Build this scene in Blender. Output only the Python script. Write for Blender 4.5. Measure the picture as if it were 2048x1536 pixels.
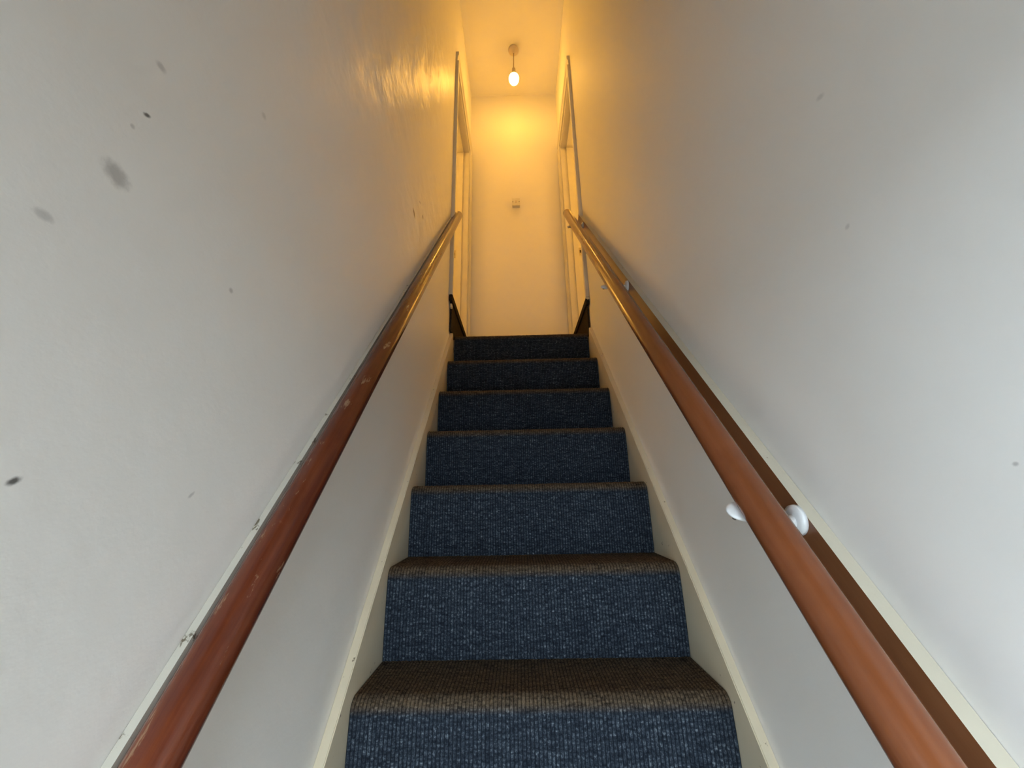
import bpy, bmesh, math, random
from mathutils import Vector, Matrix
random.seed(4)
for o in list(bpy.data.objects): bpy.data.objects.remove(o, do_unlink=True)
SC = bpy.context.scene
COL = SC.collection

# ------------------------------------------------------------------ camera
FPX, PITCH, YAW, ROLL = 761.5, 0.2823, -0.0131, -0.0198
cd = bpy.data.cameras.new('camera'); cam = bpy.data.objects.new('camera', cd); COL.objects.link(cam)
cd.sensor_fit = 'HORIZONTAL'; cd.sensor_width = 36.0; cd.lens = 36.0 * FPX / 2048.0
cd.clip_start = 0.01; cd.clip_end = 200
fw = Vector((math.sin(YAW)*math.cos(PITCH), math.cos(YAW)*math.cos(PITCH), math.sin(PITCH)))
rt = Vector((math.cos(YAW), -math.sin(YAW), 0)); up = rt.cross(fw)
r2 = math.cos(ROLL)*rt + math.sin(ROLL)*up; u2 = -math.sin(ROLL)*rt + math.cos(ROLL)*up
M = Matrix((r2, u2, -fw)).transposed().to_4x4(); M.translation = Vector((-0.0306, -0.9043, 0.391))
cam.matrix_world = M
SC.camera = cam

# ------------------------------------------------------------------ world, exposure
SKY_COL, SKY_STR = (0.84, 1.0, 1.13), 20.5
BULB_COL, BULB_STR = (1.0, 0.49, 0.076), 100.0
FILL_STR, FILL2_STR = 10.0, 27.0     # added warm fill globes, out of view in the two upstairs rooms
w = bpy.data.worlds.new('sky'); SC.world = w; w.use_nodes = True
bg = w.node_tree.nodes['Background']; bg.inputs[0].default_value = (*SKY_COL, 1); bg.inputs[1].default_value = SKY_STR
vs = SC.view_settings
vs.view_transform = 'Standard'; vs.look = 'None'; vs.gamma = 1.0; vs.use_curve_mapping = False
vs.exposure = 0.12
def portal(name, sx, sy, loc, rot):                  # guides sky sampling through an opening, gives off no light itself
    l = bpy.data.lights.new(name, 'AREA'); l.shape = 'RECTANGLE'; l.size = sx; l.size_y = sy; l.cycles.is_portal = True
    o = bpy.data.objects.new(name, l); COL.objects.link(o); o.location = loc; o.rotation_euler = rot
SY0, SY1, SZ1 = -1.45, -0.98, 0.72                    # street doorway in the left wall
FX0, FX1, FZ0, FZ1 = -0.32, 0.32, -0.60, 0.78         # window in the wall behind the camera
portal('doorway_portal', SY1-SY0, SZ1+1.055, (-0.54, (SY0+SY1)/2, (SZ1-1.055)/2), (math.radians(90), 0, math.radians(-90)))
portal('window_portal', FX1-FX0, FZ1-FZ0, ((FX0+FX1)/2, -2.28, (FZ0+FZ1)/2), (math.radians(90), 0, 0))

# ------------------------------------------------------------------ constants
HW, HC = 0.40, 0.3807            # half width wall to wall / between stringers
G, R = 0.1834, 0.2110            # going, rise; nosing i sits at (i*G, i*R)
ZF, ZL, ZS = -5*R, 6*R, 7*R      # hall floor, landing, rooms' floor
YF, ZC = 1.82, 4.046             # far wall, ceiling
YB = -2.15                       # front wall inner face
WT = 0.13                        # side wall thickness

# ------------------------------------------------------------------ materials
class NT:
    def __init__(s, name):
        m = bpy.data.materials.new(name); m.use_nodes = True; s.m = m; s.t = m.node_tree
        s.b = s.t.nodes['Principled BSDF']
    def n(s, typ, **k):
        nd = s.t.nodes.new(typ)
        for a, v in k.items():
            if a == 'i':
                for kk, vv in v.items(): nd.inputs[kk].default_value = vv
            else: setattr(nd, a, v)
        return nd
    def l(s, a, b): s.t.links.new(a, b)
    def coord(s, kind='Object', scale=(1, 1, 1), rot=(0, 0, 0)):
        tc = s.n('ShaderNodeTexCoord'); mp = s.n('ShaderNodeMapping')
        mp.inputs['Scale'].default_value = scale; mp.inputs['Rotation'].default_value = rot
        s.l(tc.outputs[kind], mp.inputs['Vector']); return mp.outputs[0]
    def noise(s, vec, scale, detail=4, rough=0.55):
        nd = s.n('ShaderNodeTexNoise', i={'Scale': scale, 'Detail': detail, 'Roughness': rough}); s.l(vec, nd.inputs['Vector']); return nd.outputs[0]
    def maprange(s, v, a, b, c=0.0, d=1.0, smooth=False):
        nd = s.n('ShaderNodeMapRange', i={'From Min': a, 'From Max': b, 'To Min': c, 'To Max': d})
        if smooth: nd.interpolation_type = 'SMOOTHSTEP'
        s.l(v, nd.inputs['Value']); return nd.outputs[0]
    def math(s, op, a, b=None):
        nd = s.n('ShaderNodeMath', operation=op)
        for k, v in ((0, a), (1, b)):
            if v is None: continue
            if isinstance(v, (int, float)): nd.inputs[k].default_value = v
            else: s.l(v, nd.inputs[k])
        return nd.outputs[0]
    def mix(s, f, a, b, mode='MIX'):
        nd = s.n('ShaderNodeMix', data_type='RGBA', blend_type=mode)
        if isinstance(f, (int, float)): nd.inputs[0].default_value = f
        else: s.l(f, nd.inputs[0])
        for k, v in ((6, a), (7, b)):
            if isinstance(v, tuple): nd.inputs[k].default_value = (*v, 1)
            else: s.l(v, nd.inputs[k])
        return nd.outputs[2]
    def bump(s, h, dist, strength=1.0, prev=None):
        nd = s.n('ShaderNodeBump', i={'Strength': strength, 'Distance': dist}); s.l(h, nd.inputs['Height'])
        if prev is not None: s.l(prev, nd.inputs['Normal'])
        return nd.outputs[0]
    def out(s, col, rough=0.5, normal=None, spec=0.5):
        if isinstance(col, tuple): s.b.inputs['Base Color'].default_value = (*col, 1)
        else: s.l(col, s.b.inputs['Base Color'])
        if isinstance(rough, (int, float)): s.b.inputs['Roughness'].default_value = rough
        else: s.l(rough, s.b.inputs['Roughness'])
        if normal is not None: s.l(normal, s.b.inputs['Normal'])
        s.b.inputs['Specular IOR Level'].default_value = spec
        return s.m

def plaster(name, col, marks=(), rough=0.5, wob=0.0012, spec=0.4, f1=5.5, patch=False):
    t = NT(name); v = t.coord('Object')
    c = t.mix(t.maprange(t.noise(v, 2.3, 5), 0.35, 0.7), tuple(x*0.985 for x in col), col)
    c = t.mix(t.maprange(t.noise(v, 14, 6, 0.7), 0.66, 0.85, 0, 0.25), c, tuple(x*0.93 for x in col))
    tc = t.n('ShaderNodeTexCoord')
    edge = t.maprange(t.noise(v, 160, 3), 0.3, 0.7, -0.16, 0.16) if marks else None
    for k, (y, z, a, b, ang, st) in enumerate(marks):
        mp = t.n('ShaderNodeMapping', vector_type='TEXTURE')
        mp.inputs['Location'].default_value = (0, y, z); mp.inputs['Rotation'].default_value = (ang, 0, 0)
        mp.inputs['Scale'].default_value = (1000, a, b)
        nv = t.n('ShaderNodeVectorMath', operation='LENGTH')
        t.l(tc.outputs['Object'], mp.inputs['Vector']); t.l(mp.outputs[0], nv.inputs[0])
        wv = t.math('ADD', nv.outputs['Value'], edge)
        f = t.maprange(wv, 0.35, 1.35, st, 0.0, True)
        c = t.mix(f, c, (0.10, 0.095, 0.09) if a > 0.002 and y < 0 else (0.10, 0.05, 0.02))
    h1 = t.noise(v, f1, 3, 0.5); h2 = t.noise(v, 38, 4, 0.6); h3 = t.noise(v, 260, 2, 0.5)
    if patch:
        sx = t.n('ShaderNodeSeparateXYZ'); t.l(v, sx.inputs[0])
        h1 = t.math('MULTIPLY', h1, t.maprange(sx.outputs[2], 1.0, 1.6, 0.12, 1.0, True))
    nb = t.bump(h1, wob*6, 0.5); nb = t.bump(h2, wob*0.30, 0.5, nb); nb = t.bump(h3, 0.0003, 0.3, nb)
    return t.out(c, rough, nb, spec)

WALL = (0.87, 0.855, 0.815)
MARK_L = [(-0.6239,0.6850,0.0130,0.0100,-0.425,0.45),(-0.6166,0.8338,0.0055,0.0045,-0.033,0.3),(-0.6155,0.7683,0.0040,0.0023,0.577,0.9),
 (-0.6240,0.7433,0.0026,0.0026,-0.047,0.3),(-0.6602,0.6093,0.0070,0.0045,-0.002,0.3),(-0.6241,0.4074,0.0047,0.0028,0.528,0.95),
 (-0.4686,0.6532,0.0036,0.0036,-0.639,0.35),(-0.4645,0.3973,0.0047,0.0020,0.726,0.3),(-0.4748,0.9429,0.0050,0.0049,0.323,0.2),
 (0.2806,1.4093,0.0190,0.0100,-0.579,0.9),(0.3977,1.4903,0.0095,0.0095,-0.803,0.7),(0.3476,1.5176,0.0159,0.0045,0.381,0.45)]
MARK_R = [(-0.4990,0.9133,0.0070,0.0042,-2.707,0.2),(-0.4816,0.7142,0.0042,0.0034,2.432,0.2),(-0.5598,0.4081,0.0025,0.0019,2.795,0.4)]
M_WL = plaster('left_wall_paint', WALL, MARK_L, rough=0.38, wob=0.0042, f1=8.0, spec=0.36, patch=True)
M_WR = plaster('right_wall_paint', WALL, MARK_R, rough=0.55, spec=0.25)
M_WF = plaster('far_wall_paint', WALL)
M_CE = plaster('ceiling_paint', (0.87, 0.85, 0.79), rough=0.6)
M_FLOOR = plaster('hall_floor_lino', (0.16, 0.13, 0.10), rough=0.5)
M_PAVE = plaster('street_asphalt', (0.075, 0.075, 0.073), rough=0.9)

def gloss_paint(name, col, chip=(0.16, 0.12, 0.07), chipamt=0.0, rough=0.32):
    t = NT(name); v = t.coord('Object')
    c = t.mix(t.maprange(t.noise(v, 9, 5), 0.35, 0.75), tuple(x*0.93 for x in col), col)
    if chipamt:
        c = t.mix(t.maprange(t.noise(v, 42, 5, 0.65), 0.70 - chipamt, 0.74 - chipamt), c, chip)
    nb = t.bump(t.noise(v, 60, 3), 0.0012, 0.4)
    return t.out(c, rough, nb, 0.5)
M_TRIM = gloss_paint('door_trim_gloss', (0.76, 0.73, 0.65))
M_STR = gloss_paint('stringer_cream_gloss', (0.72, 0.64, 0.47), chipamt=0.03)
M_SWITCH = gloss_paint('switch_plastic', (0.80, 0.78, 0.70), rough=0.3)
M_BRK = gloss_paint('bracket_white_enamel', (0.85, 0.86, 0.86), chip=(0.2, 0.2, 0.2), chipamt=0.01, rough=0.3)
M_PRIM = gloss_paint('tread_softwood', (0.36, 0.25, 0.15))

def metal(name, col, rough=0.35):
    t = NT(name); t.b.inputs['Metallic'].default_value = 0.8
    v = t.coord('Object'); c = t.mix(t.noise(v, 90, 3), col, tuple(x*0.6 for x in col)); return t.out(c, rough)
M_BRASS = metal('strike_metal', (0.55, 0.48, 0.36)); M_SCREW = metal('screw_steel', (0.30, 0.29, 0.27))
M_HOLE = NT('latch_hole').out((0.03, 0.015, 0.008), 0.8)

def varnish(name, col, col2, chip, chipamt, rough, ang):
    t = NT(name)
    v = t.coord('Object', (30, 1.6, 1.6)); vl = t.coord('Object', (1, 1, 1), (ang, 0, 0))
    mp = t.n('ShaderNodeMapping'); mp.inputs['Scale'].default_value = (60, 3.0, 60); t.l(vl, mp.inputs['Vector'])
    grain = t.noise(mp.outputs[0], 1.6, 6, 0.65)
    c = t.mix(t.maprange(grain, 0.35, 0.7), col, col2)
    c = t.mix(t.maprange(t.noise(t.coord('Object'), 5.0, 4), 0.45, 0.75, 0, 0.7), c, tuple(x*0.62 for x in col))
    if chipamt:
        mp2 = t.n('ShaderNodeMapping'); mp2.inputs['Scale'].default_value = (46, 12, 46); t.l(vl, mp2.inputs['Vector'])
        c = t.mix(t.maprange(t.noise(mp2.outputs[0], 1.0, 5, 0.7), 0.69 - chipamt, 0.73 - chipamt, 0, 0.7), c, chip)
    nb = t.bump(grain, 0.0006, 0.35)
    return t.out(c, rough, nb, 0.55)
SLOPE = math.atan2(R, G)
M_RAILL = varnish('rail_red_brown_varnish', (0.115, 0.022, 0.010), (0.20, 0.050, 0.016), (0.34, 0.20, 0.11), 0.060, 0.19, -SLOPE)
M_RAILR = varnish('rail_orange_brown_gloss', (0.22, 0.065, 0.022), (0.25, 0.080, 0.028), (0.5, 0.3, 0.2), 0.0, 0.20, -SLOPE)
M_BACKB = varnish('backboard_brown_gloss', (0.25, 0.095, 0.034), (0.28, 0.110, 0.042), (0.45, 0.35, 0.25), 0.0, 0.35, -SLOPE)
M_BTOP = gloss_paint('backboard_edge_cream', (0.60, 0.55, 0.43), chipamt=0.02)
M_BTOPL = gloss_paint('batten_cream_chipped', (0.60, 0.57, 0.48), chip=(0.14, 0.11, 0.07), chipamt=0.085)

def carpet_mat():
    t = NT('ribbed_loop_carpet')
    uv = t.n('ShaderNodeUVMap'); uv.uv_map = 'weave'
    sp = t.n('ShaderNodeSeparateXYZ'); t.l(uv.outputs[0], sp.inputs[0])
    ru = t.math('ADD', t.math('MULTIPLY', sp.outputs[0], 125.0), 0.001); cu = t.math('FLOOR', ru); fu = t.math('FRACT', ru)
    cb = t.n('ShaderNodeCombineXYZ'); t.l(t.math('MULTIPLY', cu, 7.31), cb.inputs[0]); t.l(t.math('MULTIPLY', sp.outputs[1], 150.0), cb.inputs[1])
    yarn = t.noise(cb.outputs[0], 1.0, 2, 0.6)                                   # tone changes along each rib, loop by loop
    mp = t.n('ShaderNodeMapping'); mp.inputs['Scale'].default_value = (22, 95, 1); t.l(uv.outputs[0], mp.inputs['Vector'])
    streak = t.noise(mp.outputs[0], 1.0, 4, 0.6)
    mp3 = t.n('ShaderNodeMapping'); mp3.inputs['Scale'].default_value = (330, 210, 1); t.l(uv.outputs[0], mp3.inputs['Vector'])
    fib = t.noise(mp3.outputs[0], 1.0, 4, 0.75)
    f = t.math('ADD', t.math('MULTIPLY', yarn, 0.62), t.math('MULTIPLY', streak, 0.38))
    f = t.math('ADD', f, t.math('MULTIPLY', t.math('SUBTRACT', fib, 0.5), 1.05))
    f = t.math('ADD', t.math('MULTIPLY', t.math('SUBTRACT', f, 0.5), 1.35), 0.47)
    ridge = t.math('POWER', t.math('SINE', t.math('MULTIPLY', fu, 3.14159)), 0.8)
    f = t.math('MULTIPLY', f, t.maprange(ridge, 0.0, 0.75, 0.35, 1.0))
    rp = t.n('ShaderNodeValToRGB'); t.l(f, rp.inputs[0]); e = rp.color_ramp.elements
    e[0].position = 0.12; e[0].color = (0.006, 0.008, 0.013, 1); e[1].position = 0.95; e[1].color = (0.26, 0.30, 0.33, 1)
    for pos, c in ((0.36, (0.015, 0.020, 0.029)), (0.55, (0.034, 0.046, 0.062)), (0.72, (0.105, 0.127, 0.147))):
        x = rp.color_ramp.elements.new(pos); x.color = (*c, 1)
    at = t.n('ShaderNodeAttribute'); at.attribute_name = 'brownamt'
    brownamt = t.math('MULTIPLY', at.outputs['Fac'], t.maprange(streak, 0.2, 0.8, 0.75, 1.0))
    brown = t.mix(t.maprange(f, 0.15, 0.95), (0.016, 0.011, 0.006), (0.205, 0.145, 0.085))
    c = t.mix(brownamt, rp.outputs[0], brown)
    return t.out(c, 0.95, t.bump(fib, 0.002, 0.5), 0.12)
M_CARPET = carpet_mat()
def dark_carpet():
    t = NT('worn_brown_black_carpet'); v = t.coord('Object')
    c = t.mix(t.maprange(t.noise(v, 130, 4, 0.7), 0.35, 0.75), (0.012, 0.009, 0.007), (0.060, 0.045, 0.032))
    return t.out(c, 0.95, t.bump(t.noise(v, 170, 3), 0.004, 0.7), 0.1)
M_DARK = dark_carpet()
t = NT('bulb_glow'); t.b.inputs['Base Color'].default_value = (1, .8, .5, 1)
t.b.inputs['Emission Color'].default_value = (*BULB_COL, 1); t.b.inputs['Emission Strength'].default_value = BULB_STR
M_BULB = t.m
M_ROSE = gloss_paint('pendant_plastic', (0.72, 0.62, 0.48)); M_CORD = gloss_paint('pendant_flex', (0.50, 0.38, 0.24))

# ------------------------------------------------------------------ mesh helpers
def link(name, bm, mat, parent=None, smooth=False, mats=None):
    me = bpy.data.meshes.new(name); bmesh.ops.recalc_face_normals(bm, faces=bm.faces); bm.to_mesh(me); bm.free()
    for m in (mats or [mat]): me.materials.append(m)
    if smooth: me.polygons.foreach_set('use_smooth', [True]*len(me.polygons))
    o = bpy.data.objects.new(name, me); COL.objects.link(o)
    if parent: o.parent = parent
    return o
def box(bm, x0, x1, y0, y1, z0, z1, mi=0):
    vs_ = [bm.verts.new((x, y, z)) for x in (x0, x1) for y in (y0, y1) for z in (z0, z1)]
    for q in ((0,1,3,2),(4,6,7,5),(0,4,5,1),(2,3,7,6),(0,2,6,4),(1,5,7,3)):
        f = bm.faces.new([vs_[i] for i in q]); f.material_index = mi
def bevel(bm, off, seg=2):
    bmesh.ops.bevel(bm, geom=list(bm.edges), offset=off, segments=seg, profile=0.6, affect='EDGES', clamp_overlap=True)
def bbox(name, mat, parent, *a, bev=0.0, seg=2):
    bm = bmesh.new(); box(bm, *a)
    if bev: bevel(bm, bev, seg)
    return link(name, bm, mat, parent)
def boxes(name, mat, parent, lst):
    bm = bmesh.new()
    for a in lst: box(bm, *a)
    return link(name, bm, mat, parent)
def empty(name, loc=(0, 0, 0)):
    o = bpy.data.objects.new(name, None); COL.objects.link(o); o.location = loc; o.empty_display_size = 0.05; return o
def tag(o, label, cat=None, group=None, kind=None):
    if label: o['label'] = label
    if cat: o['category'] = cat
    if group: o['group'] = group
    if kind: o['kind'] = kind
    return o
def prism(bm, poly, x0, x1, mi=0):                  # poly in (y, z), extruded along x
    a = [bm.verts.new((x0, y, z)) for y, z in poly]; b = [bm.verts.new((x1, y, z)) for y, z in poly]
    n = len(poly); fs = [bm.faces.new(a[::-1]), bm.faces.new(b)]
    for i in range(n): fs.append(bm.faces.new((a[i], a[(i+1) % n], b[(i+1) % n], b[i])))
    for f in fs: f.material_index = mi
    return fs
def lathe(bm, prof, c, seg=32):                     # prof: (radius, z) about a vertical axis through c
    rings = []
    for r_, z in prof:
        rings.append([bm.verts.new((c[0]+r_*math.cos(2*math.pi*k/seg), c[1]+r_*math.sin(2*math.pi*k/seg), c[2]+z)) for k in range(seg)])
    for a, b in zip(rings, rings[1:]):
        for k in range(seg): bm.faces.new((a[k], a[(k+1) % seg], b[(k+1) % seg], b[k]))
    bm.faces.new(rings[0][::-1]); bm.faces.new(rings[-1])
def sweep(bm, sect, path, cap=True):
    """sect: (x, n) offsets, n along the normal of the path in the y-z plane; path: (x, y, z)"""
    rings = []
    for i, q in enumerate(path):
        a = path[max(0, i-1)]; b = path[min(len(path)-1, i+1)]
        ty, tz = b[1]-a[1], b[2]-a[2]; L = math.hypot(ty, tz); ny, nz = -tz/L, ty/L
        rings.append([bm.verts.new((q[0]+sx, q[1]+ny*sn, q[2]+nz*sn)) for sx, sn in sect])
    m = len(sect)
    for a, b in zip(rings, rings[1:]):
        for k in range(m): bm.faces.new((a[k], a[(k+1) % m], b[(k+1) % m], b[k]))
    if cap: bm.faces.new(rings[0][::-1]); bm.faces.new(rings[-1])
def tube(bm, pts, r_, seg=14):
    rings = []
    for i, q in enumerate(pts):
        a = Vector(pts[max(0, i-1)]); b = Vector(pts[min(len(pts)-1, i+1)]); t_ = (b-a).normalized()
        u_ = t_.cross(Vector((0, 1, 0.3))); u_ = u_.normalized() if u_.length > 1e-4 else Vector((1, 0, 0)); v_ = t_.cross(u_)
        rr = r_[i] if isinstance(r_, (list, tuple)) else r_
        rings.append([bm.verts.new(Vector(q)+rr*(math.cos(2*math.pi*k/seg)*u_+math.sin(2*math.pi*k/seg)*v_)) for k in range(seg)])
    for a, b in zip(rings, rings[1:]):
        for k in range(seg): bm.faces.new((a[k], a[(k+1) % seg], b[(k+1) % seg], b[k]))
    bm.faces.new(rings[0][::-1]); bm.faces.new(rings[-1])

# ------------------------------------------------------------------ shell
YO0, YO1, ZH = {-1: 1.075, 1: 1.145}, {-1: 1.725, 1: 1.735}, {-1: 3.27, 1: 3.30}   # door openings: near, far, head
def side_wall(name, s, mat):
    a, b = sorted((s*HW, s*(HW+WT)))
    y0, y1, zh = YO0[s], YO1[s], ZH[s]
    bm = bmesh.new()
    # one solid built from an L-shaped outline with the doorway cut out
    poly = [(YB, ZF), (y0, ZF), (y0, ZS-0.02), (y1, ZS-0.02), (y1, ZF), (YF, ZF)]
    outer = [(YB, ZF), (YF, ZF), (YF, ZC), (YB, ZC)]
    cells = [(YB, y0, ZF, ZC), (y0, y1, ZF, ZL), (y0, y1, zh, ZC), (y1, YF, ZF, ZC)]
    if s < 0: cells[0:1] = [(YB, SY0, ZF, ZC), (SY0, SY1, SZ1, ZC), (SY1, y0, ZF, ZC)]
    for c in cells: box(bm, a, b, c[0], c[1], c[2], c[3])
    o = link(name, bm, mat); return tag(o, None, None, None, 'structure')
wl = side_wall('wall_left', -1, M_WL); tag(wl, 'scuffed off white plaster wall left of the stairs')
wr = side_wall('wall_right', 1, M_WR); tag(wr, 'off white plaster wall right of the stairs')
tag(bbox('wall_far', M_WF, None, -HW-WT, HW+WT, YF, YF+0.12, ZF, ZC), 'cream end wall of the landing behind the pendant bulb', kind='structure')
tag(bbox('ceiling', M_CE, None, -HW-WT, HW+WT, YB-0.12, YF+0.12, ZC, ZC+0.1), 'cream painted ceiling over the stairwell', kind='structure')
# wall paint cut in round the ceiling edge
cut = boxes('trim_1', M_WF, None, [(-HW, -HW+0.045, YB, YF, ZC-0.0015, ZC), (HW-0.045, HW, YB, YF, ZC-0.0015, ZC), (-HW+0.045, HW-0.045, YF-0.02, YF, ZC-0.0015, ZC)])
tag(cut, 'darker painted border where the ceiling meets the walls', kind='structure')
tag(bbox('floor', M_FLOOR, None, -HW-WT, HW+WT, YB-0.12, -4*G+0.05, ZF-0.1, ZF), 'dark hall floor at the foot of the stairs', kind='structure')
# front wall with the doorway the daylight comes through
fwm = bmesh.new()
for a in ((-HW-WT, FX0, YB-0.12, YB, ZF, ZC), (FX1, HW+WT, YB-0.12, YB, ZF, ZC), (FX0, FX1, YB-0.12, YB, FZ1, ZC), (FX0, FX1, YB-0.12, YB, ZF, FZ0)): box(fwm, *a)
tag(link('wall_front', fwm, M_WF), 'off white wall with a small window at the foot of the stairs', kind='structure')
wn_ = empty('window_1', (0, YB-0.06, FZ0)); tag(wn_, 'small white framed window behind the foot of the stairs', kind='structure')
for a in ((FX0, FX1, 0, 0.03), (FX0, FX1, FZ1-FZ0-0.03, FZ1-FZ0), (FX0, FX0+0.03, 0.03, FZ1-FZ0-0.03), (FX1-0.03, FX1, 0.03, FZ1-FZ0-0.03)):
    bbox('window_frame', M_TRIM, wn_, a[0], a[1], -0.02, 0.02, a[2], a[3], bev=0.003)
tag(bbox('floor_pavement', M_PAVE, None, -60, 60, -80, 60, ZF-0.22, ZF-0.12), 'dark asphalt outside the street door', kind='structure')
fd = empty('door_3', (-HW-WT, SY0, ZF)); tag(fd, 'dark blue street door standing open to the pavement', kind='structure')
M_DOOR = gloss_paint('street_door_paint', (0.05, 0.07, 0.11)); fd.rotation_euler = (0, 0, math.radians(175))
for nm, a in (('leaf', (0.0, 0.46, -0.02, 0.022, 0.012, SZ1-ZF-0.01)), ('door_panel', (0.07, 0.39, -0.028, 0.030, 0.20, 0.80)), ('door_panel', (0.07, 0.39, -0.028, 0.030, 0.95, 1.60))):
    bbox(nm, M_DOOR, fd, *a, bev=0.004)

d4 = empty('bounce_absorber', (HW, -1.78, ZF)); tag(d4, 'added dark brown door shape on the right hall wall, absorbs bounced daylight', kind='structure')  # added out of view to soak up daylight bouncing onto the left wall
M_ABSORB = gloss_paint('bounce_absorber_brown', (0.22, 0.15, 0.10))
for nm, a in (('leaf', (-0.016, -0.001, 0.0, 0.78, 0.004, 1.98)), ('frame', (-0.020, -0.001, -0.06, -0.002, 0.0, 2.05)), ('frame', (-0.020, -0.001, 0.782, 0.84, 0.0, 2.05)), ('frame', (-0.020, -0.001, 0.0, 0.78, 1.985, 2.05))):
    bbox(nm, M_ABSORB, d4, *a, bev=0.003)

def doorway(name, s, label):
    """lining, stop, architrave and strike plate of the opening on side s"""
    root = empty(name, (s*HW, YO0[s], ZS)); tag(root, label, kind='structure')
    def P(nm, mat, x0, x1, y0, y1, z0, z1, bev=0.002):
        a, b = sorted((s*x0, s*x1)); o = bbox(nm, mat, root, a, b, y0, y1, z0, z1, bev=bev)
        o.matrix_parent_inverse = Matrix.Translation((-s*HW, -YO0[s], -ZS)); return o
    y0, y1, zh = YO0[s], YO1[s], ZH[s]
    P('jamb', M_TRIM, HW-0.004, HW+WT+0.004, y0+0.0005, y0+0.022, ZS, zh-0.001); fj = P('jamb', M_TRIM, HW-0.004, HW+WT+0.004, y1-0.022, y1-0.0005, ZS, zh-0.001)
    P('head', M_TRIM, HW-0.004, HW+WT+0.004, y0+0.0225, y1-0.0225, zh-0.022, zh-0.0005)
    P('door_stop', M_TRIM, HW+0.045, HW+0.083, y1-0.036, y1-0.0225, ZS, zh-0.023); P('door_stop', M_TRIM, HW+0.045, HW+0.083, y0+0.0225, y0+0.036, ZS, zh-0.023)
    P('door_stop', M_TRIM, HW+0.045, HW+0.083, y0+0.037, y1-0.037, zh-0.036, zh-0.0225)
    def arch(y_in, y_out, z0, z1, vert):
        bm = bmesh.new(); prof = ((0.0, 0.012), (0.0, 0.020), (0.35, 0.020), (0.5, 0.013), (1.0, 0.011), (1.0, 0.0), (0.0, 0.0))
        A, B = [], []
        for u_, d in prof:
            x = s*(HW - d)
            if vert: y = y_out + (y_in-y_out)*u_; A.append(bm.verts.new((x, y, z0))); B.append(bm.verts.new((x, y, z1 + (0 if u_ == 0 else -abs(y_in-y_out)*u_*0.0))))
            else: z = z1 + (z0-z1)*u_; A.append(bm.verts.new((x, y_in, z))); B.append(bm.verts.new((x, y_out, z)))
        n = len(prof); bm.faces.new(A); bm.faces.new(B[::-1])
        for i in range(n): bm.faces.new((A[i], A[(i+1) % n], B[(i+1) % n], B[i]))
        o = link('architrave', bm, M_TRIM, root); o.matrix_parent_inverse = Matrix.Translation((-s*HW, -YO0[s], -ZS))
    aw = 0.075
    arch(y0, y0-aw, ZS, zh+0.02, True); arch(y1, min(y1+aw, YF-0.004), ZS, zh+0.02, True); arch(y0-aw, min(y1+aw, YF-0.004), zh+0.0205, zh+0.105, False)
    xs = HW+0.106 if s < 0 else HW+0.100; zs = 2.23
    k = P('strike_plate', M_BRASS, xs-0.013, xs+0.013, y1-0.0245, y1-0.022, zs-0.035, zs+0.035, 0.001)
    h = bbox('latch_hole', M_HOLE, k, *sorted((s*(xs-0.007), s*(xs+0.007))), y1-0.0255, y1-0.0235, zs-0.012, zs+0.012)
    return root
doorway('door_1', -1, 'cream doorway in the left wall at the top of the stairs')
doorway('door_2', 1, 'cream doorway in the right wall at the top of the stairs')
# rooms behind the two doorways
for s, nm in ((-1, 'wall_left_room'), (1, 'wall_right_room')):
    x0, x1 = HW+WT, HW+WT+1.6
    L = [(x1, x1+.05, 0.2, 2.9, ZS-.1, 3.95), (x0, x1, 0.2, 0.25, ZS-.1, 3.95), (x0, x1, 2.85, 2.9, ZS-.1, 3.95), (x0, x1+.05, 0.2, 2.9, 3.95, 4.0), (x0, x0+0.03, YF, 2.85, ZS-.1, 3.95)]
    L = [(min(s*a[0], s*a[1]), max(s*a[0], s*a[1]), *a[2:]) for a in L]
    tag(boxes(nm, M_WF, None, L), 'plain room wall seen through the %s doorway' % ('left' if s < 0 else 'right'), kind='structure')
    fl = (min(s*x0, s*(x1+.05)), max(s*x0, s*(x1+.05)), 0.2, 2.9, ZS-.12, ZS-.001)
    tag(boxes('floor_%s_room' % ('left' if s < 0 else 'right'), M_FLOOR, None, [fl]), 'dark floor of the %s upstairs room' % ('left' if s < 0 else 'right'), kind='structure')
def fill_mat(name, k):
    t = NT(name); t.b.inputs['Base Color'].default_value = (0.8, 0.7, 0.5, 1)
    t.b.inputs['Emission Color'].default_value = (*BULB_COL, 1); t.b.inputs['Emission Strength'].default_value = k
    return t.m
M_FILL, M_FILL2 = fill_mat('fill_glow_near', FILL_STR), fill_mat('fill_glow_far', FILL2_STR)
for s, lab in ((-1, 'left'), (1, 'right')):  # unseen globes added to spread warm fill over landing and upper stairs
    for yl, wh, mt in ((0.95, 'near the stairs', M_FILL), (2.25, 'past the landing wall', M_FILL2)):
        lc = (s*1.30, yl, 3.05)
        ln = empty('fill_globe', (lc[0], lc[1], lc[2]-0.2)); tag(ln, 'added glowing fill globe hanging in the %s upstairs room %s' % (lab, wh), 'lamp', 'added fill globes in the upstairs rooms')
        bm = bmesh.new(); lathe(bm, [(max(0.04, 0.20*math.sin(math.pi*k/14))*(1.0 if k % 2 else 0.985), 0.20*math.cos(math.pi*k/14)) for k in range(1, 14)], lc, 28)
        o = link('fill_globe_shell', bm, mt, smooth=True); o.parent = ln; o.matrix_parent_inverse = ln.matrix_basis.inverted()
        bm = bmesh.new(); tube(bm, [(lc[0], lc[1], 3.9495), (lc[0], lc[1], lc[2]+0.19)], 0.004, 8)
        o = link('fill_globe_cord', bm, M_CORD); o.parent = ln; o.matrix_parent_inverse = ln.matrix_basis.inverted()
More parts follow.
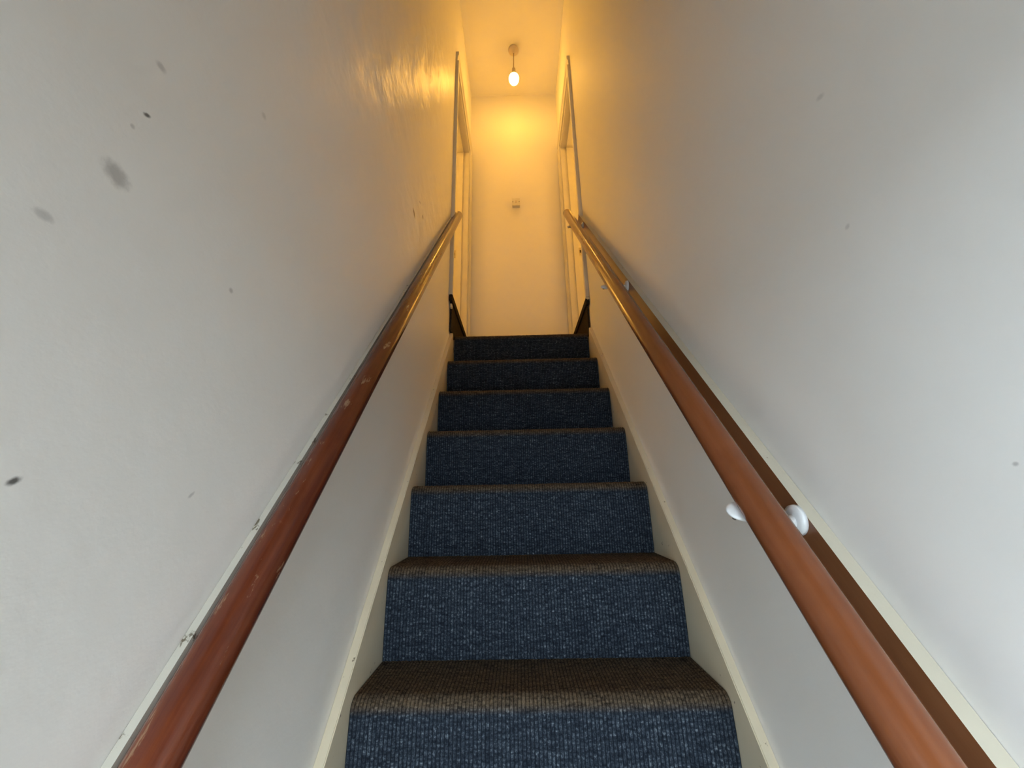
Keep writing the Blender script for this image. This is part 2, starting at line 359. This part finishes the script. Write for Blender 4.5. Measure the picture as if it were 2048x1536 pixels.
tag(bbox('floor_landing', M_PRIM, None, -HW, HW, 6*G+0.03, YF, ZL-0.06, ZL-0.012), 'landing boards at the top of the stairs', kind='structure')

# ------------------------------------------------------------------ staircase
st = empty('staircase', (0, -4*G, ZF)); tag(st, 'steep closed staircase with cream painted stringers on both sides', 'staircase')
def under(o, root):
    o.parent = root; o.matrix_parent_inverse = root.matrix_basis.inverted(); return o
CT = 0.009                                               # carpet thickness
for i in range(-4, 7):
    last = i == 6
    under(bbox('riser', M_PRIM, None, -HC, HC, i*G+CT+0.004, i*G+CT+0.022, (i-1)*R-CT, i*R-CT-0.022), st)
    if not last: under(bbox('tread', M_PRIM, None, -HC, HC, i*G+CT+0.002, (i+1)*G+CT, i*R-CT-0.022, i*R-CT, bev=0.004), st)
def stringer(s, pts):
    bm = bmesh.new()
    top = pts; bot = [(y+0.10, z-0.26) for y, z in reversed(pts)]
    a, b = sorted((s*HC, s*(HW-0.0006))); fs = prism(bm, top+bot, a, b)
    bmesh.ops.bevel(bm, geom=[e for e in bm.edges if abs(e.verts[0].co.x-e.verts[1].co.x) < 1e-6 and abs(abs(e.verts[0].co.x)-HC) < 1e-4], offset=0.002, segments=2, affect='EDGES')
    return under(link('stringer', bm, M_STR), st)
def line(c, ys): return [(y, sum(k*y**(len(c)-1-j) for j, k in enumerate(c))) for y in ys]
YS = [-0.80+0.1*k for k in range(19)]
stringer(-1, line((1.1500, 0.0475), [-0.80, 1.058]))
stringer(1, line((1.1560, 0.0475), [-0.80, 1.068]))

# ------------------------------------------------------------------ carpet
ca = empty('stair_carpet', (0, -4*G, ZF)); tag(ca, 'dark blue ribbed loop carpet covering the stairs, brown on the treads', 'carpet')
def carpet_piece(i, fine):
    """riser, rounded nosing and tread of step i as one ribbed sheet"""
    rn = 0.024 if i < 6 else 0.016
    prof, brownamt = [], []
    y0, z0, z1 = i*G+0.003, (i-1)*R, i*R
    yend = (i+1)*G+0.002 if i < 6 else YF-0.006
    ds = 0.0034 if fine else 0.03
    n = max(2, int((z1-rn-z0)/ds))
    for k in range(n): z = z0+(z1-rn-z0)*k/n; prof.append((y0-0.003*math.sin(math.pi*k/n), z))
    na = max(4, int(rn*1.57/ds))
    for k in range(na): a = math.pi/2*k/na; prof.append((y0+rn-rn*math.cos(a), z1-rn+rn*math.sin(a)))
    L = min(yend, y0+0.22)-(y0+rn); n = max(2, int(L/ds))
    for k in range(n+1): prof.append((y0+rn+L*k/n, z1))
    if i == 6: prof.append((YF-0.006, z1))
    # arc length and normals
    s_ = [0.0]
    for a, b in zip(prof, prof[1:]): s_.append(s_[-1]+math.hypot(b[0]-a[0], b[1]-a[1]))
    sn = s_[n and 0]
    nor = []
    for k in range(len(prof)):
        a = prof[max(0, k-1)]; b = prof[min(len(prof)-1, k+1)]; ty, tz = b[0]-a[0], b[1]-a[1]; l_ = math.hypot(ty, tz) or 1
        nor.append((-tz/l_, ty/l_))
    for k, (y, z) in enumerate(prof):
        d = (z1 - z)                                       # below the nosing top: brown on tread and nosing, fading out down the riser
        brownamt.append(max(0.0, min(1.0, 1.0-(d-0.012)/0.016)))
    pitch = 0.008; nr = int(round(2*HC/pitch)); per = 6 if fine else 1
    xs = [-HC+0.0008+(2*HC-0.0016)*k/(nr*per) for k in range(nr*per+1)] if fine else [-HC+0.0008, -HC/2, 0, HC/2, HC-0.0008]
    verts, faces, uvs, wv = [], [], [], []
    rnd = random.Random(i+50); ph = [rnd.random()*6.28 for _ in range(nr+1)]; am = [0.8+0.4*rnd.random() for _ in range(nr+1)]
    for k, ((y, z), (ny, nz)) in enumerate(zip(prof, nor)):
        off0 = s_[k]
        for j, x in enumerate(xs):
            if fine:
                rib = (j // per) if j < nr*per else nr; fr = (j % per)/per
                h = 0.0030*abs(math.sin(math.pi*fr))**0.7*am[rib]*(0.72+0.28*math.sin(off0*2*math.pi/0.0085+ph[rib]))
            else: h = 0.001
            verts.append((x, y+ny*(h-0.001), z+nz*(h-0.001)))
    nx = len(xs)
    for k in range(len(prof)-1):
        for j in range(nx-1):
            a = k*nx+j; faces.append((a, a+1, a+1+nx, a+nx))
    # underside edge strips give the sheet its thickness at both sides
    base = len(verts)
    for k, ((y, z), (ny, nz)) in enumerate(zip(prof, nor)):
        for x in (xs[0], xs[-1]): verts.append((x, y-ny*CT, z-nz*CT))
    for k in range(len(prof)-1):
        a = k*nx; b = base+2*k; faces.append((a, a+nx, b+2, b)); a2 = k*nx+nx-1; faces.append((a2+nx, a2, b+1, b+3))
    me = bpy.data.meshes.new('carpet_step'); me.from_pydata(verts, [], faces); me.materials.append(M_CARPET)
    vw = [brownamt[k] for k in range(len(prof)) for _ in xs] + [w_ for w_ in brownamt for _ in (0, 1)]
    at = me.attributes.new('brownamt', 'FLOAT', 'POINT'); at.data.foreach_set('value', vw)
    ku = nr*pitch/(xs[-1]-xs[0]); su = [(x-xs[0])*ku for _ in prof for x in xs] + [(x-xs[0])*ku for _ in prof for x in (xs[0], xs[-1])]
    sv = [s_[k] for k in range(len(prof)) for _ in xs] + [q for q in s_ for _ in (0, 1)]
    uvl = me.uv_layers.new(name='weave'); li = [0]*len(me.loops); me.loops.foreach_get('vertex_index', li)
    flat = []
    for vi in li: flat += [su[vi]+0.8, sv[vi]+i*0.43+3.0]
    uvl.data.foreach_set('uv', flat)
    me.polygons.foreach_set('use_smooth', [True]*len(me.polygons)); me.update()
    o = bpy.data.objects.new('carpet_step', me); COL.objects.link(o); return under(o, ca)
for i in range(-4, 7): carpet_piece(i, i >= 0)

# carpeted steps up from the landing into the two rooms
def side_step(s, label):
    y0, y1 = YO0[s]-0.075, YO1[s]+0.05
    root = empty('doorway_step', (s*HW, y0, ZL)); tag(root, label, 'step', 'carpeted steps from the landing into the rooms')
    a, b = sorted((s*(HW-0.002), s*(HW+WT-0.01)))
    under(bbox('step_body', M_PRIM, None, a, b, YO0[s]+0.001, YO1[s]-0.001, ZL, ZS-0.021), root)
    bm = bmesh.new(); x0, x1 = HW-0.013, HW-0.0025                 # carpet hung over the riser
    a, b = sorted((s*x0, s*x1)); box(bm, a, b, y0+0.035, y1, ZL, ZS-0.012); bevel(bm, 0.003)
    under(link('riser_carpet', bm, M_DARK), root)
    bm = bmesh.new(); a, b = sorted((s*(HW-0.022), s*(HW-0.003))); box(bm, a, b, y0-0.004, y1, ZS-0.042, ZS-0.001); bevel(bm, 0.006, 3)
    under(link('nosing_carpet', bm, M_DARK), root)
    bm = bmesh.new(); a, b = sorted((s*(HW-0.010), s*(HW+0.12))); box(bm, a, b, YO0[s]+0.024, YO1[s]-0.026, ZS-0.018, ZS-0.002)
    under(link('tread_carpet', bm, M_DARK), root)
    # worn patch where the backing shows
    bm = bmesh.new(); rnd = random.Random(9+s); cy, cz = (y0-0.001, ZS-0.004) if s > 0 else (y0+0.012, ZS-0.062)
    if s > 0: pts = [(0.0, -0.001), (0.004, 0.004), (0.02, 0.006), (0.04, 0.003), (0.038, -0.008), (0.015, -0.01)]
    else: pts = [(0.0, -0.012), (0.012, -0.016), (0.028, -0.010), (0.034, 0.008), (0.02, 0.016), (0.004, 0.012)]
    if s > 0: A = [bm.verts.new((s*(HW-0.024+p_[0]*0.6), cy-0.0045, ZS-0.010+p_[1])) for p_ in pts]; B = [bm.verts.new((v.co.x, v.co.y+0.004, v.co.z)) for v in A]
    else: A = [bm.verts.new((s*(HW-0.0145), cy+p_[0], cz+p_[1])) for p_ in pts]; B = [bm.verts.new((s*(HW-0.004), v.co.y, v.co.z)) for v in A]
    bm.faces.new(A); bm.faces.new(B[::-1])
    for k in range(len(A)): bm.faces.new((A[k], A[(k+1) % len(A)], B[(k+1) % len(A)], B[k]))
    under(link('worn_patch', bm, M_BTOP), root)['label'] = 'pale patch where the carpet edge has worn away'
side_step(-1, 'dark carpeted step up into the left doorway, frayed at its end')
side_step(1, 'dark carpeted step up into the right doorway with a pale worn corner')

# ------------------------------------------------------------------ handrails
def rail_path(x, c, y0, y1, n=40): return [(x, y, sum(k*y**(len(c)-1-j) for j, k in enumerate(c))) for y in [y0+(y1-y0)*k/n for k in range(n+1)]]
def rail_sect(rx, rn):
    S = []
    for k in range(28):
        a = 2*math.pi*k/28; S.append((rx*math.cos(a), max(-0.72*rn, rn*math.sin(a))))
    return S
CL, CR_ = (1.2226, 0.7590), (1.2000, 0.7350)
def strip(s, x_in, c, dn_top, dn_bot, y0, y1, name, mats, root):
    """board on the wall: top edge dn_top above and bottom edge dn_bot below the line c (along its normal)"""
    bm = bmesh.new(); a, b = sorted((s*x_in, s*(HW-0.0005)))
    path = rail_path(0, c, y0, y1, 24); sect = [(a, dn_top), (b, dn_top), (b, -dn_bot), (a, -dn_bot)]
    sweep(bm, sect, path)
    bm.faces.ensure_lookup_table()
    if len(mats) > 1:
        m = len(sect)
        for k in range(24): bm.faces[k*m+0].material_index = 1
    return under(link(name, bm, mats[0], mats=mats), root)
hl = empty('handrail', (-HW, -0.62, 0.0)); tag(hl, 'dark red brown varnished handrail fixed along the left wall, chipped and scratched', 'handrail')
bm = bmesh.new(); sweep(bm, rail_sect(0.0240, 0.0245), rail_path(-HW+0.034, CL, -0.66, 1.06))
under(link('rail', bm, M_RAILL, smooth=True), hl)
strip(-1, HW-0.0100, CL, 0.0150, 0.012, -0.66, 0.99, 'batten', [M_BTOPL], hl)['label'] = 'cream painted batten behind the rail with chipped edge'

hr = empty('handrail', (HW, -0.62, 0.0)); tag(hr, 'orange brown gloss handrail on white brackets along the right wall', 'handrail')
RX = HW-0.075
bm = bmesh.new(); sweep(bm, rail_sect(0.0262, 0.0250), rail_path(RX-0.002, CR_, -0.66, 1.175))
under(link('rail', bm, M_RAILR, smooth=True), hr)
strip(1, HW-0.020, (1.2100, 0.7400), 0.0, 0.075, -0.66, 1.10, 'backboard', [M_BACKB, M_BTOP], hr)['label'] = 'brown board on the wall with a cream top edge'
for y in (-0.30, 0.335, 0.99):
    z = CR_[0]*y+CR_[1]; bm = bmesh.new()
    # wall rose, curved arm and saddle
    tube(bm, [(HW-0.0205, y, z-0.028), (HW-0.026, y, z-0.028), (HW-0.029, y, z-0.028)], [0.022, 0.021, 0.015], 24)
    arm = [(HW-0.026, y, z-0.028), (HW-0.040, y-0.004, z-0.036), (HW-0.056, y-0.008, z-0.040), (RX+0.006, y-0.008, z-0.040), (RX, y-0.004, z-0.034), (RX, y, z-0.024)]
    tube(bm, arm, [0.009, 0.008, 0.0075, 0.0075, 0.008, 0.009], 12)
    b_ = under(link('bracket', bm, M_BRK, smooth=True), hr); b_['label'] = 'white handrail bracket'
    sl = 1.2; L = math.hypot(1, sl); ty, tz = 1/L, sl/L; ny, nz = -tz, ty
    bm = bmesh.new(); base = (y-ny*0.0185, z-nz*0.0185)
    bmesh.ops.create_uvsphere(bm, u_segments=24, v_segments=12, radius=1.0)
    mt = Matrix(((0.030, 0, 0, RX-0.008), (0, 0.019*ty, 0.0065*ny, base[0]-ny*0.006), (0, 0.019*tz, 0.0065*nz, base[1]-nz*0.006), (0, 0, 0, 1)))
    bmesh.ops.transform(bm, matrix=mt, verts=bm.verts)
    sd = under(link('bracket_saddle', bm, M_BRK, smooth=True), hr)
    for d in (-0.008,):
        c_ = (RX-0.028, base[0]+ty*d-ny*0.0075, base[1]+tz*d-nz*0.0075); bm = bmesh.new()
        tube(bm, [(c_[0], c_[1]-ny*0.0, c_[2]), (c_[0], c_[1]-ny*0.004, c_[2]-nz*0.004)], 0.0035, 10)
        link('screw', bm, M_SCREW, sd)

# ------------------------------------------------------------------ pendant lamp
PX, PY = 0.008, 1.432
pd = empty('pendant_lamp', (PX, PY, ZC-0.36)); tag(pd, 'bare glowing bulb on a short flex from a round ceiling rose', 'lamp')
bm = bmesh.new(); lathe(bm, [(0.043, 0.0), (0.044, -0.008), (0.038, -0.016), (0.020, -0.022), (0.012, -0.034), (0.005, -0.040)], (PX, PY, ZC), 36); under(link('ceiling_rose', bm, M_ROSE, smooth=True), pd)
bm = bmesh.new(); tube(bm, [(PX, PY, ZC-0.036), (PX-0.001, PY, ZC-0.13), (PX-0.003, PY, ZC-0.225)], 0.0035, 10); under(link('flex', bm, M_CORD, smooth=True), pd)
bm = bmesh.new(); lathe(bm, [(0.008, -0.215), (0.015, -0.225), (0.0165, -0.262), (0.0185, -0.264), (0.0185, -0.285), (0.012, -0.288)], (PX-0.003, PY, ZC), 24); under(link('lamp_holder', bm, M_ROSE, smooth=True), pd)
bm = bmesh.new(); lathe(bm, [(0.013, -0.283), (0.020, -0.289), (0.031, -0.300), (0.0385, -0.314)], (PX-0.003, PY, ZC), 32)
under(link('bulb_collar', bm, M_SWITCH, smooth=True), pd)
bm = bmesh.new(); lathe(bm, [(0.038, -0.3142), (0.0405, -0.322), (0.0415, -0.334), (0.039, -0.352), (0.031, -0.370), (0.019, -0.383), (0.006, -0.389)], (PX-0.003, PY, ZC), 32)
under(link('bulb', bm, M_BULB, smooth=True), pd)['label'] = 'glowing frosted dome'

# ------------------------------------------------------------------ light switch
sw = empty('light_switch', (0.0, YF, 2.742)); tag(sw, 'small cream switch box on the far landing wall', 'switch')
X0, X1, Z0, Z1 = -0.036, 0.034, 2.756, 2.832
under(bbox('back_box', M_SWITCH, None, X0+0.002, X1-0.002, YF-0.024, YF-0.0002, Z0+0.002, Z1-0.002, bev=0.002), sw)
under(bbox('plate', M_SWITCH, None, X0, X1, YF-0.031, YF-0.0235, Z0, Z1, bev=0.0025), sw)
under(bbox('rocker', M_ROSE, None, -0.0065, 0.0045, YF-0.036, YF-0.0305, 2.784, 2.804, bev=0.002), sw)
for x in (X0+0.008, X1-0.008):
    bm = bmesh.new(); tube(bm, [(x, YF-0.0305, 2.794), (x, YF-0.0325, 2.794)], 0.0036, 12); under(link('screw', bm, M_SCREW), sw)
